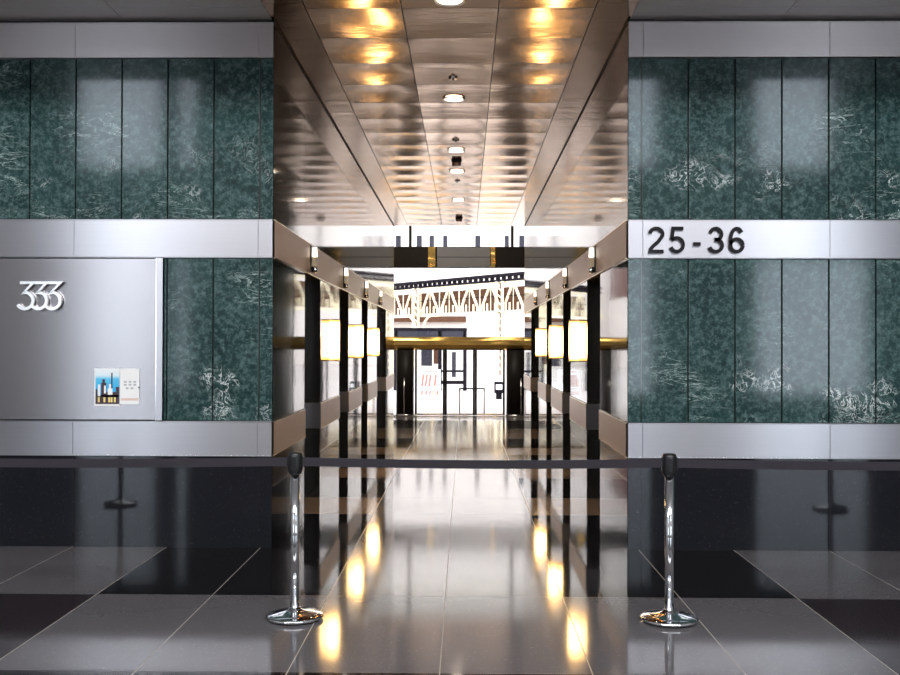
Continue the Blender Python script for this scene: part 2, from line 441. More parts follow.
# ------------------------------------------------------------------ lobby front walls
def front(side):
    sg = -1 if side == 'left' else 1
    xe = sg*H; far = sg*10.0
    def X(d): return xe + sg*d
    def bx(mb, d0, d1, y0, y1, z0, z1, m, bev=0.0, slab=None):
        a, b = sorted((X(d0), X(d1))); return mb.box(a, b, y0, y1, z0, z1, m, bev, slab)
    mb = MB()
    bx(mb, 0.02, 8.55, YF+0.03, YF+0.35, 0, ZC, M['gap'])
    wall = struct(mb, 'wall_'+side)
    cuts = [0.0, 0.108] + [0.108+0.379*k for k in range(1, 23)]
    def slabs(name, z0, z1, dmin=0.0, dmax=8.6, m='green'):
        mb = MB()
        for a, b in zip(cuts, cuts[1:]):
            if a < dmax < b: b = dmax
            if b > dmax or a < dmin-0.01: continue
            rr = (random.random(), random.random(), random.random())
            bx(mb, a+0.006 if a else 0.0, b-0.006, YF, YF+0.03, z0+0.006, z1-0.006, M[m], 0.002, rr)
        return mb.build(name, wall)
    slabs('upper_marble_cladding', Z_MID1, Z_TOP0)
    slabs('lower_marble_cladding', Z_LOW1, Z_MID0, 0.0, 8.6 if side == 'right' else 0.896)
    mb = MB()
    for a, b in ((0.0, 0.108), (0.108, 1.62), (1.62, 3.13), (3.13, 4.65), (4.65, 8.6)):
        bx(mb, a+(0.001 if a else 0), b-0.001, YF, YF+0.03, 0, Z_BASE, M['black'], 0.001)
    mb.build('black_granite_base', wall)
    for n, (z0, z1, m) in enumerate(((Z_LOW0, Z_LOW1, 'steel'), (Z_MID0, Z_MID1, 'steel'), (Z_TOP0, Z_TOP1, 'steel_top'))):
        mb = MB()
        for a, b in ((0.0, 0.118), (0.118, 1.63), (1.63, 5.4), (5.4, 8.6)):
            bx(mb, a+(0.0012 if a else 0), b-0.0012, YF-0.012, YF+0.03, z0+0.008, z1-0.008, M[m], 0.0015)
        bx(mb, 0, 8.6, YF-0.016, YF+0.03, z1-0.008, z1, M['lip'], 0.001)
        bx(mb, 0, 8.6, YF-0.016, YF+0.03, z0, z0+0.008, M['lip'], 0.001)
        struct(mb, 'trim_%d' % (n+1+(0 if side == 'left' else 3)))
    return wall
front('left'); front('right')

# ------------------------------------------------------------------ corridor side walls
def corridor(side):
    sg = -1 if side == 'left' else 1
    def bx(mb, d0, d1, y0, y1, z0, z1, m, bev=0.0):
        a, b = sorted((sg*(H+d0), sg*(H+d1))); return mb.box(a, b, y0, y1, z0, z1, m, bev)
    mb = MB()
    bx(mb, RD+0.05, RD+0.25, YF+0.35, YE, -0.02, ZC, M['gap'])
    wall = struct(mb, 'wall_corridor_'+side)
    up = MB()
    bx(up, 0, RD+0.05, YF+0.002, 9.81, Z_MID1+0.004, ZC, M['return_stone'] if False else M['upper_stone'])
    bx(up, 0, RD+0.05, 9.816, 15.24, Z_MID1+0.004, ZC, M['upper_stone'])
    bx(up, 0, RD+0.05, 15.246, YE, Z_MID1+0.004, ZC, M['upper_stone'])
    bx(up, -0.006, 0.02, YF+0.002, YE, ZC-0.022, ZC, M['gap'])  # dark strip imitating the shadow gap under the ceiling edge
    up.build('upper_stone_cladding', wall)
    lo = MB(); ba = MB(); tr = MB()
    for i, (a, b) in enumerate(SOLID):
        if i == 0:
            bx(lo, 0, RD+0.05, a+0.002, 9.10, Z_LOW1+0.004, Z_MID0-0.004, M['return_stone'])
            bx(lo, 0, RD+0.05, 9.102, b, Z_LOW1+0.004, Z_MID0-0.004, M['mirror_stone'])
        else:
            bx(lo, 0, RD+0.05, a, b, Z_LOW1+0.004, Z_MID0-0.004, M['mirror_stone'])
        bx(ba, 0, RD+0.05, a+(0.002 if i == 0 else 0), b, -0.01, Z_BASE, M['black'] if i == 0 else M['mirror_stone'])
        y0 = a-(0.012 if i else -0.031); 
        bx(tr, -0.012, RD+0.05, y0, b, Z_LOW0+0.006, Z_LOW1-0.006, M['steel_side'], 0.002)
        bx(tr, -0.015, RD+0.05, y0-0.003, b, Z_LOW1-0.006, Z_LOW1, M['lip_side'])
        bx(tr, -0.015, RD+0.05, y0-0.003, b, Z_LOW0, Z_LOW0+0.006, M['lip_side'])
    lo.build('lower_stone_cladding', wall); ba.build('black_stone_base', wall)
    for i, (a, b) in enumerate(SOLID[1:]):
        bx(tr, -0.010, RD+0.05, a-0.016, a-0.012, Z_LOW0+0.006, Z_LOW1-0.006, M['steel'])
    struct(tr, 'trim_%d' % (7 if sg < 0 else 9))
    # facing pieces of the steel band on the far jambs
    tm = MB()
    for a, b in zip([YF+0.031]+[r[0]+0.2 for r in RECESS], [r[0]+0.2 for r in RECESS]+[YE]):
        bx(tm, -0.012, RD+0.05, a+0.001, b-0.001, Z_MID0+0.006, Z_MID1-0.006, M['steel_side'], 0.002)
    bx(tm, -0.016, RD+0.05, YF+0.031, YE, Z_MID1-0.006, Z_MID1+0.003, M['lip_side'])
    bx(tm, -0.016, RD+0.05, YF+0.031, YE, Z_MID0-0.003, Z_MID0+0.006, M['lip_side'])
    struct(tm, 'trim_%d' % (8 if sg < 0 else 10))
    for i, (a, b) in enumerate(RECESS):
        d = MB(); mid = (a+b)/2
        bx(d, RD, RD+0.04, a, mid-0.003, 0.005, Z_MID0-0.004, M['bronze'], 0.003)
        bx(d, RD, RD+0.04, mid+0.003, b, 0.005, Z_MID0-0.004, M['bronze'], 0.003)
        struct(d, 'door_%d' % (i+1+(0 if sg < 0 else 4)))
corridor('left'); corridor('right')

# ------------------------------------------------------------------ ceilings
SOF = 6.34
mb = MB()
for sg in (-1, 1):
    a, b = sorted((sg*(H+0.012), sg*10.0))
    y = [SOF, 7.10, 7.86, YF+0.3]
    for y0, y1 in zip(y, y[1:]):
        x = [a+(b-a)*k/7 for k in range(8)]
        for x0, x1 in zip(x, x[1:]):
            mb.box(x0+0.003, x1-0.003, y0+0.003, y1-0.003, ZC, ZC+0.02, M['soffit'])
    mb.box(a, b, SOF, YF+0.3, ZC+0.021, ZC+0.05, M['gap'])
mb.box(-10, 10, SOF-0.06, SOF, ZC-0.0, 8.6, M['soffit'])
struct(mb, 'ceiling')

def pillow(bm, x0, x1, y0, y1, z, sag, k, nx=4, ny=10):
    g = [[bm.verts.new((x0+(x1-x0)*i/nx, y0+(y1-y0)*j/ny, z + sag*math.sin(PI*i/nx)**0.5*math.sin(PI*j/ny))) for i in range(nx+1)] for j in range(ny+1)]
    for j in range(ny):
        for i in range(nx):
            f = bm.faces.new((g[j][i], g[j+1][i], g[j+1][i+1], g[j][i+1])); f.smooth = True; f.material_index = k
mb = MB(); k = mb.mi(M['ceil_metal'])
cw = 0.79*H*2/3
rows = []
y = SOF
while y < YE-0.05: rows.append((y, min(YE, y+0.77))); y += 0.77
for (y0, y1) in rows:
    for cidx in range(3):
        x0 = -0.79*H + cidx*cw
        pillow(mb.bm, x0+0.004, x1 if False else x0+cw-0.004, y0+0.004, y1-0.004, ZC, 0.0075+0.0035*random.random(), k)
for (y0, y1) in zip([SOF]+[7.76+3.08*i for i in range(5)], [7.76+3.08*i for i in range(5)]+[YE]):
    for sg in (-1, 1):
        a, b = sorted((sg*(0.79*H+0.003), sg*(H+0.010)))
        pillow(mb.bm, a, b, y0+0.003, y1-0.003, ZC-0.002, 0.002, k, 2, 8)
mb.box(-H-0.01, H+0.01, SOF, YE, ZC+0.012, ZC+0.04, M['gap'])
struct(mb, 'ceiling_corridor')

# ------------------------------------------------------------------ lobby shell behind and beside the camera
mb = MB()   # high lobby roof
mb.box(-10, 10, -6.2, SOF, 8.6, 8.8, M['plaster'])
struct(mb, 'ceiling_lobby')
for sg, nm in ((-1, 'wall_lobby_left'), (1, 'wall_lobby_right')):
    mb = MB(); a, b = sorted((sg*10.0, sg*10.2)); mb.box(a, b, -6.2, YF+0.35, 0, 8.8, M['plaster']); struct(mb, nm)
WIN_LOW = [(-8.55, -6.80), (-6.35, -6.10), (3.60, 4.30), (6.60, 9.10)]
WIN_UP = [(-8.60, -6.70), (-6.30, -5.95), (3.60, 4.40), (6.60, 8.30)]
def back_wall():
    zb = [(0.0, 0.55, 0), (0.55, 3.70, 1), (3.70, 5.60, 0), (5.60, 7.90, 1), (7.90, 8.8, 0)]
    mb = MB()
    for z0, z1, op in zb:
        if not op: mb.box(-10, 10, -6.2, -6.0, z0, z1, M['plaster'])
        else:
            e = [-10]+[v for w in (WIN_LOW if z0 < 2 else WIN_UP) for v in w]+[10]
            for a, b in zip(e[::2], e[1::2]): mb.box(a, b, -6.2, -6.0, z0, z1, M['plaster'])
    struct(mb, 'wall_back')
    n = 1
    for z0, z1, op in zb:
        if op:
            for a, b in (WIN_LOW if z0 < 2 else WIN_UP):
                mb = MB()
                mb.box(a, b, -6.11, -6.10, z0, z1, M['pane'])
                w = struct(mb, 'window_%d' % n); n += 1
                f = MB()
                for xx in (a, b): f.box(xx-0.03, xx+0.03, -6.14, -6.06, z0, z1, M['bronze'])
                f.box(a, b, -6.14, -6.06, z0, z0+0.05, M['bronze']); f.box(a, b, -6.14, -6.06, z1-0.05, z1, M['bronze'])
                f.build('window_frame', w)
back_wall()

# ------------------------------------------------------------------ rear hall beyond the corridor
mb = MB()
mb.box(-4.6, -H-RD-0.25, YE-0.2, YE, -0.6, 7.2, M['plaster'])
mb.box(H+RD+0.25, 3.4, YE-0.2, YE, -0.6, 7.2, M['plaster'])
mb.box(-H-RD-0.25, H+RD+0.25, YE-0.2, YE-0.001, ZC+0.04, 7.2, M['plaster'])
struct(mb, 'wall_hall_front')
for x, nm in ((-4.5, 'wall_hall_left'), (3.30, 'wall_hall_right')):
    mb = MB(); mb.box(x-0.1, x+0.1, YE, YG+0.1, -0.6, 7.2, M['plaster'] if x < 0 else M['dark_stone']); struct(mb, nm)
mb = MB(); mb.box(-4.6, 3.4, YE-0.2, YG+0.1, 7.2, 7.35, M['plaster']); struct(mb, 'ceiling_hall')

def PX(px, d): return (px-464.4)*d/1000+CAMX
def PZ(py, d): return (346-py)*d/1000+CAMZ
# transom bulkhead; grey panel and gold strips imitate reflections on it
mb = MB()
z0, z1 = PZ(268, YG), PZ(247, YG)
mb.box(-4.4, 3.2, YG-0.15, YG+0.15, z0, z1, M['bronze'], 0.01)
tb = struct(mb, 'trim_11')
mb = MB(); mb.box(PX(437, YG), PX(490, YG), YG-0.17, YG-0.15, z0+0.02, z1-0.02, M['grey_reflection'], 0.004); 
mb.box(PX(437, YG), PX(490, YG), YG-0.175, YG-0.17, (z0+z1)/2-0.01, (z0+z1)/2+0.01, M['gap']); mb.build('grey_reflection_panel', tb)
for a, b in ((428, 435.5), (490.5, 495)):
    mb = MB(); mb.box(PX(a, YG), PX(b, YG), YG-0.19, YG-0.15, z0+0.02, z1-0.01, M['gold'], 0.01); mb.build('gold_reflection_strip', tb)
# glazing
def glazing(name, x0, x1, z0, z1, bars):
    mb = MB(); mb.box(x0, x1, YG-0.008, YG+0.008, z0, z1, M['pane']); o = struct(mb, name)
    for bx_ in bars:
        f = MB(); f.box(bx_-0.045, bx_+0.045, YG-0.06, YG+0.06, z0, z1, M['dark_frame'], 0.004); f.build('mullion', o)
    return o
glazing('window_9', -4.4, 2.44, z1, 7.2, [PX(410, YG), PX(512, YG)])
hz0, hz1 = PZ(350, YG), PZ(337, YG)
glazing('window_10', -4.4, 2.44, hz1, z0, [])
mb = MB()
for q0, q1 in ((ZG, hz0), (hz1, z0), (z1, 7.2)): mb.box(2.45, 3.2, YG-0.05, YG+0.05, q0, q1, M['dark_stone'])
struct(mb, 'wall_hall_back')
# gold header over the doors
mb = MB()
prof = [(-0.22, hz0), (-0.30, hz0+0.05), (-0.33, hz0+0.16), (-0.30, hz0+0.30), (-0.22, hz1), (0.1, hz1), (0.1, hz0)]
mb.poly_prism([(YG+p, q) for p, q in prof], -4.4, 7.6, M['gold'], 'x')
struct(mb, 'trim_12')
# glass doors between the mullions
dx = [PX(p, YG) for p in (415, 445, 475, 505)]
n = 9
for a, b in zip(dx, dx[1:]):
    mb = MB(); mb.box(a+0.065, b-0.065, YG-0.008, YG+0.008, ZG+0.06, hz0, M['pane']); o = struct(mb, 'door_%d' % n); n += 1
    f = MB()
    f.box(a+0.001, a+0.066, YG-0.04, YG+0.04, ZG+0.01, hz0, M['dark_frame'], 0.003); f.box(b-0.066, b-0.001, YG-0.04, YG+0.04, ZG+0.01, hz0, M['dark_frame'], 0.003)
    f.box(a+0.07, b-0.07, YG-0.02, YG+0.02, ZG+0.01, ZG+0.06, M['lip']); f.build('door_frame', o)
for a, b, nm in ((-4.4, PX(396, YG), 'window_11'), (PX(528, YG), 2.44, 'window_12')):
    mb = MB(); mb.box(a, b, YG-0.008, YG+0.008, ZG, hz0, M['pane']); struct(mb, nm)
# curved dark drums at each side of the doors
def drum(px0, px1, hx, label):
    a, b = PX(px0, YG), PX(px1, YG); c = (a+b)/2; r = (b-a)/2
    t = thing('door_drum', label, 'door drum', (c, YG-0.30, ZG), 'dark drums beside the glass doors')
    mb = MB(); mb.lathe([(0, 0.07), (r, 0.07), (r, hz0-ZG), (0, hz0-ZG)], M['dark_frame'], 32); mb.build('curved_casing', t)
    mb = MB(); mb.lathe([(0, 0.0), (r+0.03, 0.0), (r+0.03, 0.07), (0, 0.071)], M['lip'], 32); mb.build('base_ring', t)
    mb = MB(); x = PX(hx, YG)-c; yy = -math.sqrt(max(0.01, r*r-x*x))-0.06
    mb.bar((x, yy, 0.10), (x, yy, 1.22), 0.045, M['lip'], seg=10)
    mb.bar((x, yy, 0.18), (x, yy+0.07, 0.18), 0.03, M['lip'], seg=8); mb.bar((x, yy, 1.12), (x, yy+0.07, 1.12), 0.03, M['lip'], seg=8)
    mb.build('pull_handle', t)
    return t
drum(397, 414.5, 405.5, 'dark bronze curved drum left of the glass doors with slim upright handle')
drum(506, 525, 520, 'dark bronze curved drum right of the glass doors with slim upright handle')

# ------------------------------------------------------------------ stanchions and belts
def stanchion(loc, label):
    t = thing('stanchion', label, 'stanchion', loc, 'belt barrier posts')
    mb = MB(); mb.lathe([(0, 0.010), (0.165, 0.010), (0.172, 0.016), (0.172, 0.024), (0.162, 0.031), (0.11, 0.042), (0.06, 0.052), (0.040, 0.060), (0.034, 0.072), (0, 0.074)], M['chrome'], 56)
    b = mb.build('base', t)
    mb = MB(); mb.lathe([(0, 0), (0.150, 0), (0.155, 0.004), (0.155, 0.010), (0, 0.010)], M['rubber'], 48); mb.build('floor_ring', b)
    mb = MB(); mb.lathe([(0, 0.07), (0.027, 0.07), (0.027, 0.89), (0, 0.89)], M['chrome'], 28); mb.build('pole', t)
    mb = MB(); mb.lathe([(0, 0.874), (0.034, 0.874), (0.041, 0.882), (0.043, 0.90), (0.043, 0.985), (0.041, 0.998), (0.034, 1.006), (0, 1.008)], M['rubber'], 28)
    for k in range(4):
        a = k*PI/2
        mb.box(-0.0475 if k == 0 else -0.012, 0.0475 if k == 0 else 0.012, -0.012 if k != 1 else -0.0475, 0.012 if k != 1 else 0.0475, 0.905, 0.985, M['rubber'], 0.003) if k < 2 else None
    mb.build('belt_cassette', t)
    return t
S = [(-3.44, 5.97), (-0.900, 6.04), (1.355, 6.04), (3.85, 6.05)]
s0 = stanchion((S[1][0], S[1][1], 0), 'chrome belt post with black head standing before the left corridor corner')
dup(s0, (S[2][0], S[2][1], 0), 'chrome belt post with black head standing below the 25-36 floor sign')
dup(s0, (S[0][0], S[0][1], 0), 'belt post seen only as a reflection in the black wall base under the picture cards')
dup(s0, (S[3][0], S[3][1], 0), 'belt post seen only as a reflection in the black wall base at far right')
LB = ['black belt stretched leftward out of frame from the left chrome post', 'black belt stretched across the corridor mouth between the two chrome posts',
      'black belt stretched rightward out of frame from the right chrome post']
for (p, q, l) in zip(S, S[1:], LB):
    a = Vector((p[0], p[1], 0)); b = Vector((q[0], q[1], 0)); d = (b-a).normalized(); L = (b-a).length
    mb = MB(); k = mb.mi(M['belt']); N = 24; rows_ = []
    for i in range(N+1):
        s = 0.0485+(L-0.097)*i/N; sag = -0.012*math.sin(PI*i/N); c = a+d*s; nn = Vector((-d.y, d.x, 0))*0.0011
        rows_.append([mb.bm.verts.new(c+nn*e+Vector((0, 0, zz+sag))) for e, zz in ((-1, 0.922), (1, 0.922), (1, 0.974), (-1, 0.974))])
    for r0, r1 in zip(rows_, rows_[1:]):
        for j in range(4):
            f = mb.bm.faces.new((r0[j], r0[(j+1) % 4], r1[(j+1) % 4], r1[j])); f.material_index = k
    mb.bm.faces.new(rows_[0]); mb.bm.faces.new(rows_[-1][::-1])
    bmesh.ops.recalc_face_normals(mb.bm, faces=mb.bm.faces[:])
    tag(mb.build('barrier_belt'), l, 'barrier belt', 'barrier belts')

# ------------------------------------------------------------------ signs on the front walls
def arc(cx, cz, r, a0, a1, n=14, rz=None):
    rz = rz or r
    return [(cx+r*math.cos(math.radians(a0+(a1-a0)*i/n)), cz+rz*math.sin(math.radians(a0+(a1-a0)*i/n))) for i in range(n+1)]
DIG = {
 '2': [arc(0.28, 0.72, 0.225, 175, -32, 14, 0.205) + [(0.36, 0.45), (0.18, 0.28), (0.085, 0.17), (0.065, 0.075), (0.54, 0.075)]],
 '5': [[(0.51, 0.925), (0.145, 0.925), (0.095, 0.505)], [(0.10, 0.51)] + arc(0.275, 0.325, 0.225, 128, -160, 16, 0.25)],
 '3': [arc(0.28, 0.71, 0.20, 165, -75, 12, 0.215) + [(0.24, 0.515)], [(0.24, 0.52)] + arc(0.28, 0.30, 0.225, 88, -165, 14, 0.225)],
 '6': [arc(0.285, 0.305, 0.215, 0, 360, 24, 0.23), [(0.07, 0.33)] + arc(0.29, 0.50, 0.222, 195, 40, 14, 0.425)],
 '-': [[(0.04, 0.35), (0.30, 0.35)]],
}
t = thing('floor_number_sign', 'raised dark numerals 25-36 on the steel band at right', 'sign', (PX(647, YF), YF-0.014, PZ(253.5, YF)))
hh = 27.0*YF/1000
for ch, px in zip('25-36', (647, 667.5, 690.5, 706.0, 726.5)):
    mb = MB()
    for st in DIG[ch]:
        sc = hh
        mb.ribbon([((PX(px, YF)-PX(647, YF))+u*sc*1.04, v*sc) for u, v in st], 0.135*hh, -0.020, 0.020, M['chrome_dark'])
    mb.build('numeral' if ch != '-' else 'dash', t)
t = thing('building_number_sign', 'overlapping polished chrome 333 on the brushed steel panel', 'sign', (PX(14, YF), YF-0.036, PZ(311.5, YF)))
hh = 29*YF/1000
for i in range(3):
    mb = MB(); off = 0.113*i
    st = [(0.20, 0.95), (0.66, 0.95), (0.33, 0.60)] + arc(0.37, 0.335, 0.285, 85, -150, 18, 0.285)
    mb.ribbon([(off+u*hh, v*hh) for u, v in st], 0.098*hh, -0.022-0.004*i, 0.022+0.004*i, M['satin_chrome'])
    mb.build('numeral', t)
# steel wall panel
t = thing('steel_wall_panel', 'large brushed steel panel carrying the 333 numerals', 'wall panel', (-4.0, YF-0.005, Z_LOW1))
xr = PX(155.5, YF)
mb = MB(); mb.box(-10.0+4.0, xr+4.0, -0.022, 0.03, 0.010, Z_MID0-Z_LOW1-0.010, M['steel_panel'], 0.003); mb.build('panel', t)
mb = MB(); mb.box(xr+4.002, PX(162.5, YF)+4.0, -0.030, 0.03, 0.004, Z_MID0-Z_LOW1-0.004, M['steel'], 0.004)
mb.box(xr+4.0, xr+4.006, -0.030, -0.02, 0.004, Z_MID0-Z_LOW1-0.004, M['lip'])
mb.build('edge_strip', t)
# cards
pz0, pz1 = PZ(405, YF), PZ(369.5, YF)
x0, x1, x2 = PX(95, YF), PX(119.5, YF), PX(139.5, YF)
w, h = x1-x0, pz1-pz0
t = thing('skyline_picture', 'small colour picture card of a city skyline under blue sky', 'picture', (x0, YF-0.029, pz0))
mb = MB(); mb.box(-0.006, w, -0.004, 0, -0.016, h, M['white_card']); mb.build('card', t)
mb = MB(); mb.box(0.004, w-0.002, -0.0055, -0.004, 0, h-0.004, M['print_sky']); mb.build('printed_sky', t)
mb = MB()
def pr(u0, u1, v0, v1, m, lay): mb.box(0.004+u0*(w-0.006), 0.004+u1*(w-0.006), -0.0055-0.0004*lay, -0.0055, v0*h, v1*h, M[m])
pr(0, 1, 0, 0.26, 'print_dark', 1); pr(0, 0.08, 0.2, 0.42, 'print_dark', 1); pr(0.24, 0.46, 0.2, 0.60, 'print_dark', 1); pr(0.29, 0.40, 0.6, 0.70, 'print_dark', 1)
pr(0.86, 1, 0.2, 0.48, 'print_dark', 1); pr(0.66, 0.72, 0.3, 0.88, 'print_dark', 0.5); pr(0.46, 0.86, 0.2, 0.34, 'print_dark', 1)
pr(0.10, 0.20, 0.22, 0.55, 'print_white', 2); pr(0.52, 0.72, 0.26, 0.44, 'print_white', 2); pr(0.57, 0.66, 0.44, 0.56, 'print_white', 2); pr(0.36, 0.44, 0.30, 0.52, 'print_white', 1.5)
for u in (0.10, 0.34, 0.54, 0.64, 0.78): pr(u, u+0.08, 0.05, 0.19, 'print_yellow', 2)
mb.build('printed_towers', t)
w2 = x2-x1
t = thing('text_card', 'small white printed card beside the skyline picture', 'card', (x1, YF-0.029, pz0))
mb = MB(); mb.box(0.003, w2, -0.004, 0, -0.002, h, M['white_card'], 0.001); mb.build('card', t)
mb = MB()
for r, (v, n_) in enumerate(((0.60, 3), (0.52, 3), (0.42, 2))):
    for i in range(n_):
        u = 0.22+0.24*i+(0.10 if n_ == 2 else 0)
        mb.box(u*w2, (u+0.14)*w2, -0.005, -0.004, v*h, (v+0.05)*h, M['ink_grey'])
mb.build('faint_grey_print', t)
mb = MB(); mb.box(0.08*w2, 0.95*w2, -0.005, -0.004, 0.10*h, 0.17*h, M['ink_pink']); mb.build('pink_stripe', t)
mb = MB(); mb.lathe([(0, 0), (0.006, 0), (0.006, 0.004), (0, 0.004)], M['rubber'], 12); o = mb.build('fixing', t, (w2-0.004, -0.004, 0.47*h)); o.rotation_euler = (PI/2, 0, 0)

# ------------------------------------------------------------------ sconces and lanterns in the corridor
SY = [11.70, 14.45, 17.15]
def sconce(label):
    t = thing('wall_sconce', label, 'wall lamp', (0, 0, 0), 'lit corridor sconces')
    r, hgt = 0.105, 0.46
    mb = MB(); mb.lathe([(0, 0), (r, 0), (r, hgt), (0, hgt)], M['sconce_glow'], 20, (0, 0, -hgt/2), -PI/2, PI/2); mb.build('glass_shade', t)
    for zz, nm in ((hgt/2, 'top_cap'), (-hgt/2-0.014, 'bottom_cap')):
        mb = MB(); mb.lathe([(0, 0), (r+0.006, 0), (r+0.006, 0.014), (0, 0.014)], M['glow_cap'], 20, (0, 0, zz), -PI/2, PI/2); mb.build(nm, t)
    mb = MB(); mb.box(-0.001, 0.004, -0.07, 0.07, -hgt/2-0.012, hgt/2+0.012, M['glow_cap'], 0.001); mb.build('back_plate', t)
    return t
zS = PZ(340.5, 11.7)
LS = ['lit %s sconce on the %s corridor wall' % (a, b) for b in ('left', 'right') for a in ('nearest', 'middle', 'farthest')]
t0 = None
for sg, b in ((-1, 'left'), (1, 'right')):
    for yy, a in zip(SY, ('nearest to the belt', 'middle of three', 'farthest from the belt')):
        lab = 'glowing half-round wall lamp on %s corridor wall, %s' % (b, a)
        loc = (sg*(H-0.001), yy, zS); rz = 0 if sg < 0 else PI
        if t0 is None:
            t0 = sconce(lab); t0.location = loc; t0.rotation_euler = (0, 0, rz)
        else: dup(t0, loc, lab, rz)
def lantern(label):
    t = thing('elevator_lantern', label, 'elevator lantern', (0, 0, 0), 'elevator lanterns on the middle band')
    mb = MB(); mb.box(0, 0.012, -0.085, 0.085, -0.135, 0.135, M['chrome_dark'], 0.003); mb.build('back_plate', t)
    mb = MB(); mb.poly_prism([(-0.065, 0.03), (0.065, 0.03), (0, 0.125)], 0.008, 0.045, M['lantern_glow'], 'x'); mb.build('up_arrow', t)
    mb = MB(); mb.box(0.008, 0.05, -0.02, 0.02, -0.075, 0.02, M['lip_side'], 0.003); mb.build('centre_bar', t)
    mb = MB(); mb.lathe([(0, 0), (0.03, 0), (0.03, 0.04), (0.02, 0.048), (0, 0.05)], M['chrome'], 18); o = mb.build('round_lens', t, (0.01, 0, -0.105)); o.rotation_euler = (0, PI/2, 0)
    return t
t0 = None
words_ = ['first', 'second', 'third', 'fourth']
for sg, b in ((-1, 'left'), (1, 'right')):
    for i, (a, e) in enumerate(RECESS):
        lab = 'bright arrow lantern above the %s %s-hand elevator door from the belt' % (words_[i], b)
        loc = (sg*(H-0.011), a+0.36, (Z_MID0+Z_MID1)/2+0.005); rz = 0 if sg < 0 else PI
        if t0 is None:
            t0 = lantern(lab); t0.location = loc; t0.rotation_euler = (0, 0, rz)
        else: dup(t0, loc, lab, rz)

# ------------------------------------------------------------------ ceiling fixtures
def downlight(loc, label):
    t = thing('downlight', label, 'downlight', loc, 'round downlights along the corridor ceiling')
    mb = MB(); mb.lathe([(0.105, 0.004), (0.125, 0.0), (0.122, -0.008), (0.100, -0.010), (0.096, 0.003)], M['lip'], 32); mb.build('trim_ring', t)
    mb = MB(); mb.lathe([(0, -0.012), (0.05, -0.010), (0.096, -0.004), (0.096, 0.003), (0, 0.003)], M['lamp_glow'], 28); mb.build('lens', t)
    return t
DY = [7.68, 10.77, 13.65, 15.26, 18.3]
LD = ['round ceiling downlight over the belt, cut by the top of the picture', 'round lit ceiling downlight first inside the corridor, the largest shining one',
      'round lit ceiling downlight just before the nearer red box', 'round lit ceiling downlight just behind the nearer red box', 'round lit ceiling downlight farthest along the corridor']
d0 = downlight((0, DY[0], ZC-0.004), LD[0])
for yy, l in zip(DY[1:], LD[1:]): dup(d0, (0, yy, ZC-0.004), l)
def sprinkler(loc, label):
    t = thing('ceiling_sprinkler', label, 'sprinkler', loc, 'ceiling sprinklers')
    mb = MB(); mb.lathe([(0, 0.012), (0.045, 0.012), (0.045, -0.004), (0.03, -0.012), (0, -0.012)], M['lip'], 20); mb.build('escutcheon', t)
    mb = MB(); mb.lathe([(0, -0.012), (0.012, -0.012), (0.010, -0.020), (0.018, -0.022), (0.018, -0.025), (0, -0.025)], M['chrome_dark'], 16); mb.build('head', t)
    return t
q0 = sprinkler((0, 9.95, ZC), 'small ceiling sprinkler just in front of the first corridor downlight')
dup(q0, (0, 12.95, ZC), 'small ceiling sprinkler between the first two corridor downlights'); dup(q0, (0, 16.15, ZC), 'small ceiling sprinkler beyond the nearer red box')
M['red_box'] = simple('dark_red_plastic', (0.16, 0.02, 0.015), 0.4, noise=0.2)
def alarm(loc, label):
    t = thing('fire_alarm_box', label, 'ceiling fixture', loc, 'dark red boxes on the corridor ceiling')
    mb = MB(); mb.box(-0.075, 0.075, -0.06, 0.06, -0.018, 0.010, M['chrome_dark'], 0.005); mb.build('mounting_base', t)
    mb = MB(); mb.box(-0.066, 0.066, -0.05, 0.05, -0.062, -0.017, M['red_box'], 0.012); mb.build('red_cover', t)
    mb = MB(); mb.box(-0.022, 0.022, -0.054, -0.048, -0.050, -0.030, M['glow_cap'], 0.002); mb.build('lens_plate', t)
    return t
a0 = alarm((0, 14.45, ZC), 'small dark red box on the corridor ceiling, nearer of two'); dup(a0, (0, 20.9, ZC), 'small dark red box on the corridor ceiling at its far end')

# ------------------------------------------------------------------ outside
mb = MB(); mb.box(-70, 70, YG+0.12, 150, ZG-0.2, ZG-0.005, M['pavement']); struct(mb, 'ground')
# elevated railway
YA, YB = 75.0, 90.0
A = Vector((PX(525, YA), YA, 0)); B = Vector((PX(392, YB), YB, 0)); D = (B-A); LEN = D.length; D.normalize()
def on(s, z, off=0.0): q = A+D*s; n_ = Vector((-D.y, D.x, 0)); q = q - n_*(-off); return (q.x, q.y, z)
zt = PZ(273, YA); zb = 4.25; zm = zt-0.55
rail = thing('elevated_railway', 'cream steel elevated railway over the street with lattice girder and dark track edge', 'railway', (0, 0, 0))
S0, S1 = -14.0, LEN+6.0
mb = MB()
mb.bar(on(S0, zt), on(S1, zt), 0.5, M['dark_steel'], 0.22)
mb.bar(on(S0, zt-0.42), on(S1, zt-0.42), 0.4, M['dark_steel'], 0.16)
s = S0
while s < S1:
    mb.bar(on(s, zt-0.36), on(s, zt-0.10), 0.34, M['dark_steel']); s += 0.72
mb.build('track_edge', rail)
mb = MB(); mb.bar(on(S0, (zm+zb)/2, -1.6), on(S1, (zm+zb)/2, -1.6), 0.1, M['brown_paint'], zm-zb-0.5); mb.build('brown_web_plate', rail)
mb = MB()
mb.bar(on(S0, zm), on(S1, zm), 0.24, M['cream_paint'], 0.20); mb.bar(on(S0, zb), on(S1, zb), 0.26, M['cream_paint'], 0.20)
mb.bar(on(S0, (zm+zb)/2+0.1), on(S1, (zm+zb)/2+0.1), 0.05, M['dark_steel'], 0.07)
s = S0; i = 0
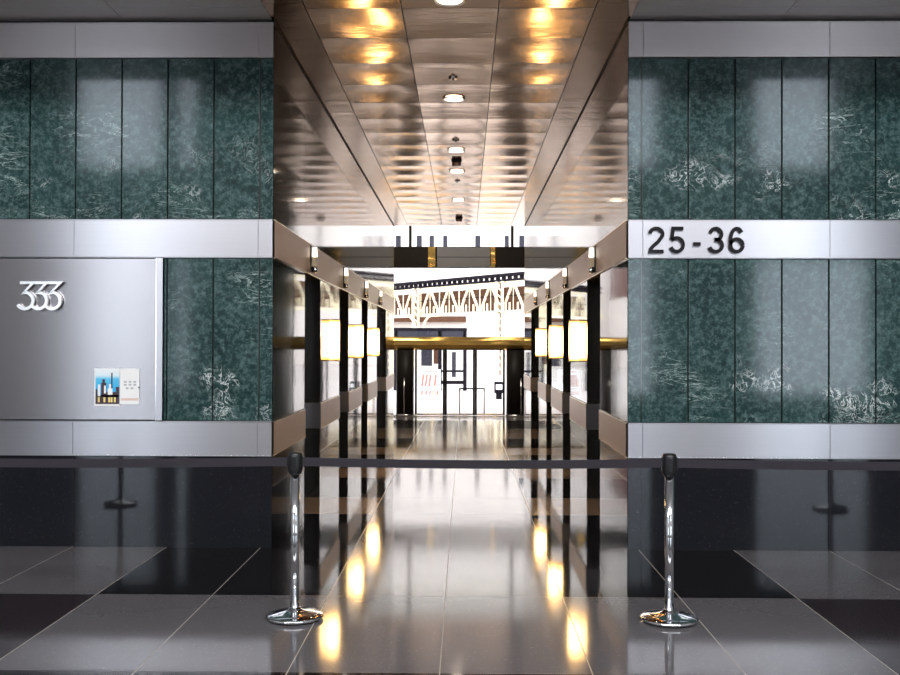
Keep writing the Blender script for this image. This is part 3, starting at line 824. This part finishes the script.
while s < S1-1.4:
    mb.bar(on(s, zb), on(s+1.4, zm), 0.13, M['cream_paint'], 0.16); mb.bar(on(s+1.4, zm), on(s+2.8, zb), 0.13, M['cream_paint'], 0.16)
    mb.bar(on(s+1.4, zb), on(s+1.4, zm), 0.06, M['cream_paint'], 0.08); mb.bar(on(s, zb), on(s, zm), 0.08, M['cream_paint'], 0.10)
    for e in (0.35, 0.85, 1.85, 2.3):
        mb.bar(on(s+e, zb+0.15), on(s+e, zb+0.75), 0.14, M['cream_paint'], 0.18)
    s += 2.8
mb.build('lattice_girder', rail)
for s in (2.75, 2.75+11.6, 2.75-11.0):
    mb = MB()
    for e in (-0.38, 0.38): mb.bar(on(s+e, ZG, 0.3), on(s+e, zt-0.5, 0.3), 0.20, M['cream_paint'], 0.30)
    z = ZG+0.4
    while z < zt-1.0:
        mb.bar(on(s-0.30, z, 0.3), on(s+0.30, z+0.35, 0.3), 0.07, M['cream_paint'], 0.08); z += 0.55
    mb.bar(on(s, ZG, 0.12), on(s, zt-0.6, 0.12), 0.22, M['brown_paint'], 0.05)
    c_ = mb.build('column', rail)
    for sg in (-1, 1):
        mb = MB(); prev = None
        for k in range(9):
            a = PI/2*k/8; p = on(s+sg*(0.45+1.5*(1-math.cos(a))), zb-1.6+1.6*math.sin(a), -0.1)
            if prev: mb.bar(prev, p, 0.14, M['cream_paint'], 0.16)
            prev = p
        mb.build('curved_bracket', c_)
# white building across the street
YH = 115.0
bld = thing('white_building', 'tall white masonry building with small upright windows behind the railway', 'building', (0, YH, 0))
mb = MB(); mb.box(-30, 30, 0, 10, ZG, 26, M['white_paint']); mb.build('facade_wall', bld)
for px, w_ in ((398, 5), (419, 5), (431.5, 4.5), (445, 4), (477.5, 5), (506.5, 4), (521.5, 5), (534, 5)):
    x = PX(px, YH); mb = MB(); mb.box(x-w_*YH/2000, x+w_*YH/2000, -0.06, 0.02, PZ(247, YH)-0.6, PZ(235.5, YH), M['win_dark'])
    mb.build('window', bld)
mb = MB(); mb.box(-9.0, PX(466, YH), -0.9, 0, PZ(322, YH), PZ(316.5, YH), M['brown_paint']); mb.build('brown_canopy', bld)
br = thing('brick_building', 'red brick building beyond the railway, seen mirrored in the right corridor wall', 'building', (0, 100, 0))
mb = MB(); mb.box(-26, -13.2, 0, 10, 6.6, 14, M['brick']); mb.build('brick_wall', br)
mb = MB(); mb.box(-26, -13.2, 0.05, 10, ZG, 6.6, M['white_paint']); mb.build('white_ground_storey', br)
for xx in (-24, -21, -18, -15):
    for zz in (1.5, 5.0, 8.5):
        mb = MB(); mb.box(xx-0.6, xx+0.6, -0.05, 0.02, zz, zz+1.8, M['win_dark']); mb.build('window', br)
# bus shelter
ds = 50.0
sh = thing('bus_shelter', 'dark framed glass bus shelter on the far pavement behind the doors', 'bus shelter', (0, ds, ZG))
def szz(py): return PZ(py, ds)-ZG
xl, xm, xr_ = PX(396, ds), PX(440, ds), PX(465, ds)
mb = MB(); mb.box(xl-0.1, xr_+0.1, -0.3, 1.3, szz(331), szz(328), M['dark_steel'], 0.02); mb.box(xl, xr_, -0.25, -0.15, szz(337.5), szz(331), M['win_dark']); mb.build('roof', sh)
for x in (xl, xm, xr_):
    mb = MB(); mb.box(x-0.09, x+0.09, -0.25, -0.1, 0, szz(330), M['dark_steel']); mb.build('post', sh)
mb = MB(); mb.box(xm, xr_, -0.23, -0.13, szz(384), szz(380.5), M['dark_steel']); mb.box(xm, xr_, -0.23, -0.13, szz(372), szz(370), M['dark_steel'])
mb.box(PX(452, ds), PX(456, ds), -0.22, -0.14, szz(377), szz(352), M['win_dark']); mb.build('glazing_frame', sh)
mb = MB(); mb.box(PX(421, ds), PX(432, ds), 0.3, 0.36, szz(366), szz(350), M['win_dark']); mb.box(PX(433.5, ds), PX(439, ds), 0.3, 0.36, szz(364), szz(346), M['brown_paint']); mb.build('dark_shapes', sh)  # flat panels added for unidentified dark shapes in the shelter
mb = MB(); mb.box(xl, xr_, 1.2, 1.21, 0.4, szz(331), M['pane']); mb.build('back_glass', sh)
# sandwich board
db = 38.0
sb = thing('sandwich_board', 'white folding pavement sign with rows of faded red writing outside the doors', 'sandwich board', (PX(430, db), db, ZG))
bw, bh = 21*db/1000, 35*db/1000
for sg in (-1, 1):
    mb = MB(); mb.bar((0, sg*0.30, 0.02), (0, sg*0.02, bh), bw, M['white_card'], 0.02, up=(0, 1, 0)); p_ = mb.build('board', sb)
    if sg < 0:
        mb = MB()
        def ln(u0, u1, v, hh_):
            y_ = -0.30+0.28*v-0.022
            y2 = -0.30+0.28*(v+hh_)-0.022
            f = mb.quad([(u0*bw, y_, v*bh), (u1*bw, y_, v*bh), (u1*bw+0.05*hh_*bw*4, y2, (v+hh_)*bh), (u0*bw+0.05*hh_*bw*4, y2, (v+hh_)*bh)], M['ink_red'])
        ln(-0.40, 0.36, 0.93, 0.025)
        for u in (-0.42, -0.25, -0.08, 0.18): ln(u, u+0.10, 0.52, 0.34)
        ln(-0.44, 0.40, 0.45, 0.02)
        for u in (-0.42, -0.22, -0.04, 0.14, 0.30): ln(u, u+0.09, 0.28, 0.12)
        mb.build('red_writing', p_)
# handrail and newspaper box
dh = 33.0
hr = thing('handrail', 'low metal handrail with dark top bar just outside the glass doors', 'handrail', (0, dh, ZG))
zh = PZ(388.5, dh)-ZG
mb = MB(); mb.bar((PX(459, dh), 0, zh), (PX(485, dh), 0, zh), 0.045, M['dark_steel'], seg=10); mb.build('top_bar', hr)
for px in (459.8, 484.3):
    mb = MB(); mb.bar((PX(px, dh), 0, 0), (PX(px, dh), 0, zh), 0.04, M['brick'], seg=10); mb.build('post', hr)
dn = 42.0
nb = thing('newspaper_box', 'small dark newspaper box on the pavement right of the handrail', 'newspaper box', (PX(499, dn), dn, ZG))
mb = MB(); mb.box(-0.19, 0.19, -0.2, 0.2, 0.25, 0.72, M['dark_steel'], 0.02); mb.build('cabinet', nb)
mb = MB(); mb.box(-0.13, 0.13, -0.215, -0.2, 0.40, 0.62, M['white_card'], 0.004); mb.build('display_window', nb)
mb = MB(); mb.box(-0.12, 0.12, -0.12, 0.12, 0, 0.25, M['dark_steel']); mb.build('pedestal', nb)

# ------------------------------------------------------------------ light
w = bpy.data.worlds.new('World'); bpy.context.scene.world = w; w.use_nodes = True
nt = w.node_tree; bg = nt.nodes['Background']
tc = nt.nodes.new('ShaderNodeTexCoord'); sx = nt.nodes.new('ShaderNodeSeparateXYZ'); nt.links.new(tc.outputs['Generated'], sx.inputs[0])
c = ramp(nt, sx.outputs['Y'], [(0.42, (0.80, 0.87, 1.0)), (0.58, (1.0, 0.91, 0.86))])
st = ramp(nt, sx.outputs['Y'], [(0.42, (1, 1, 1)), (0.58, (0.255, 0.255, 0.255))])
nt.links.new(c, bg.inputs['Color']); nt.links.new(mth(nt, 'MULTIPLY', st, 6.0), bg.inputs['Strength'])

def area(name, loc, rot, sx_, sy_, e, col):
    l = bpy.data.lights.new(name, 'AREA'); l.shape = 'RECTANGLE'; l.size = sx_; l.size_y = sy_; l.energy = e; l.color = col
    o = bpy.data.objects.new(name, l); C.objects.link(o); o.location = loc; o.rotation_euler = rot; return o
area('lobby_fill_light', (0, -3.6, 8.3), (math.radians(35), 0, 0), 16, 2.2, 2100, (0.95, 0.97, 1.0))  # added fill light high in the lobby, no actual lamp there
area('hall_fill_light', (-0.6, 27.5, 7.0), (0, 0, 0), 4.5, 3.0, 300, (1.0, 0.92, 0.80))  # added warm fill for the hall and the gold header
for yy in DY:
    l = bpy.data.lights.new('downlight_lamp', 'SPOT'); l.energy = 40; l.color = (1.0, 0.85, 0.68); l.spot_size = math.radians(100); l.spot_blend = 0.6; l.shadow_soft_size = 0.05
    o = bpy.data.objects.new('downlight_lamp', l); C.objects.link(o); o.location = (0, yy, ZC-0.03)

# ------------------------------------------------------------------ camera
cam = bpy.data.cameras.new('camera'); cam.sensor_width = 36; cam.lens = 40.0; cam.clip_end = 400
co = bpy.data.objects.new('camera', cam); C.objects.link(co)
R = Matrix.Rotation(0.0144, 4, 'Z') @ Matrix.Rotation(PI/2+0.0085, 4, 'X') @ Matrix.Rotation(math.radians(0.16), 4, 'Z')
co.matrix_world = Matrix.Translation((CAMX, 0, CAMZ)) @ R
sc = bpy.context.scene; sc.camera = co
sc.view_settings.view_transform = 'Standard'; sc.view_settings.look = 'None'; sc.view_settings.exposure = 0.25
sc.cycles.max_bounces = 10; sc.cycles.glossy_bounces = 8; sc.cycles.transparent_max_bounces = 12
sc.cycles.sample_clamp_indirect = 6.0
sc.cycles.caustics_reflective = True
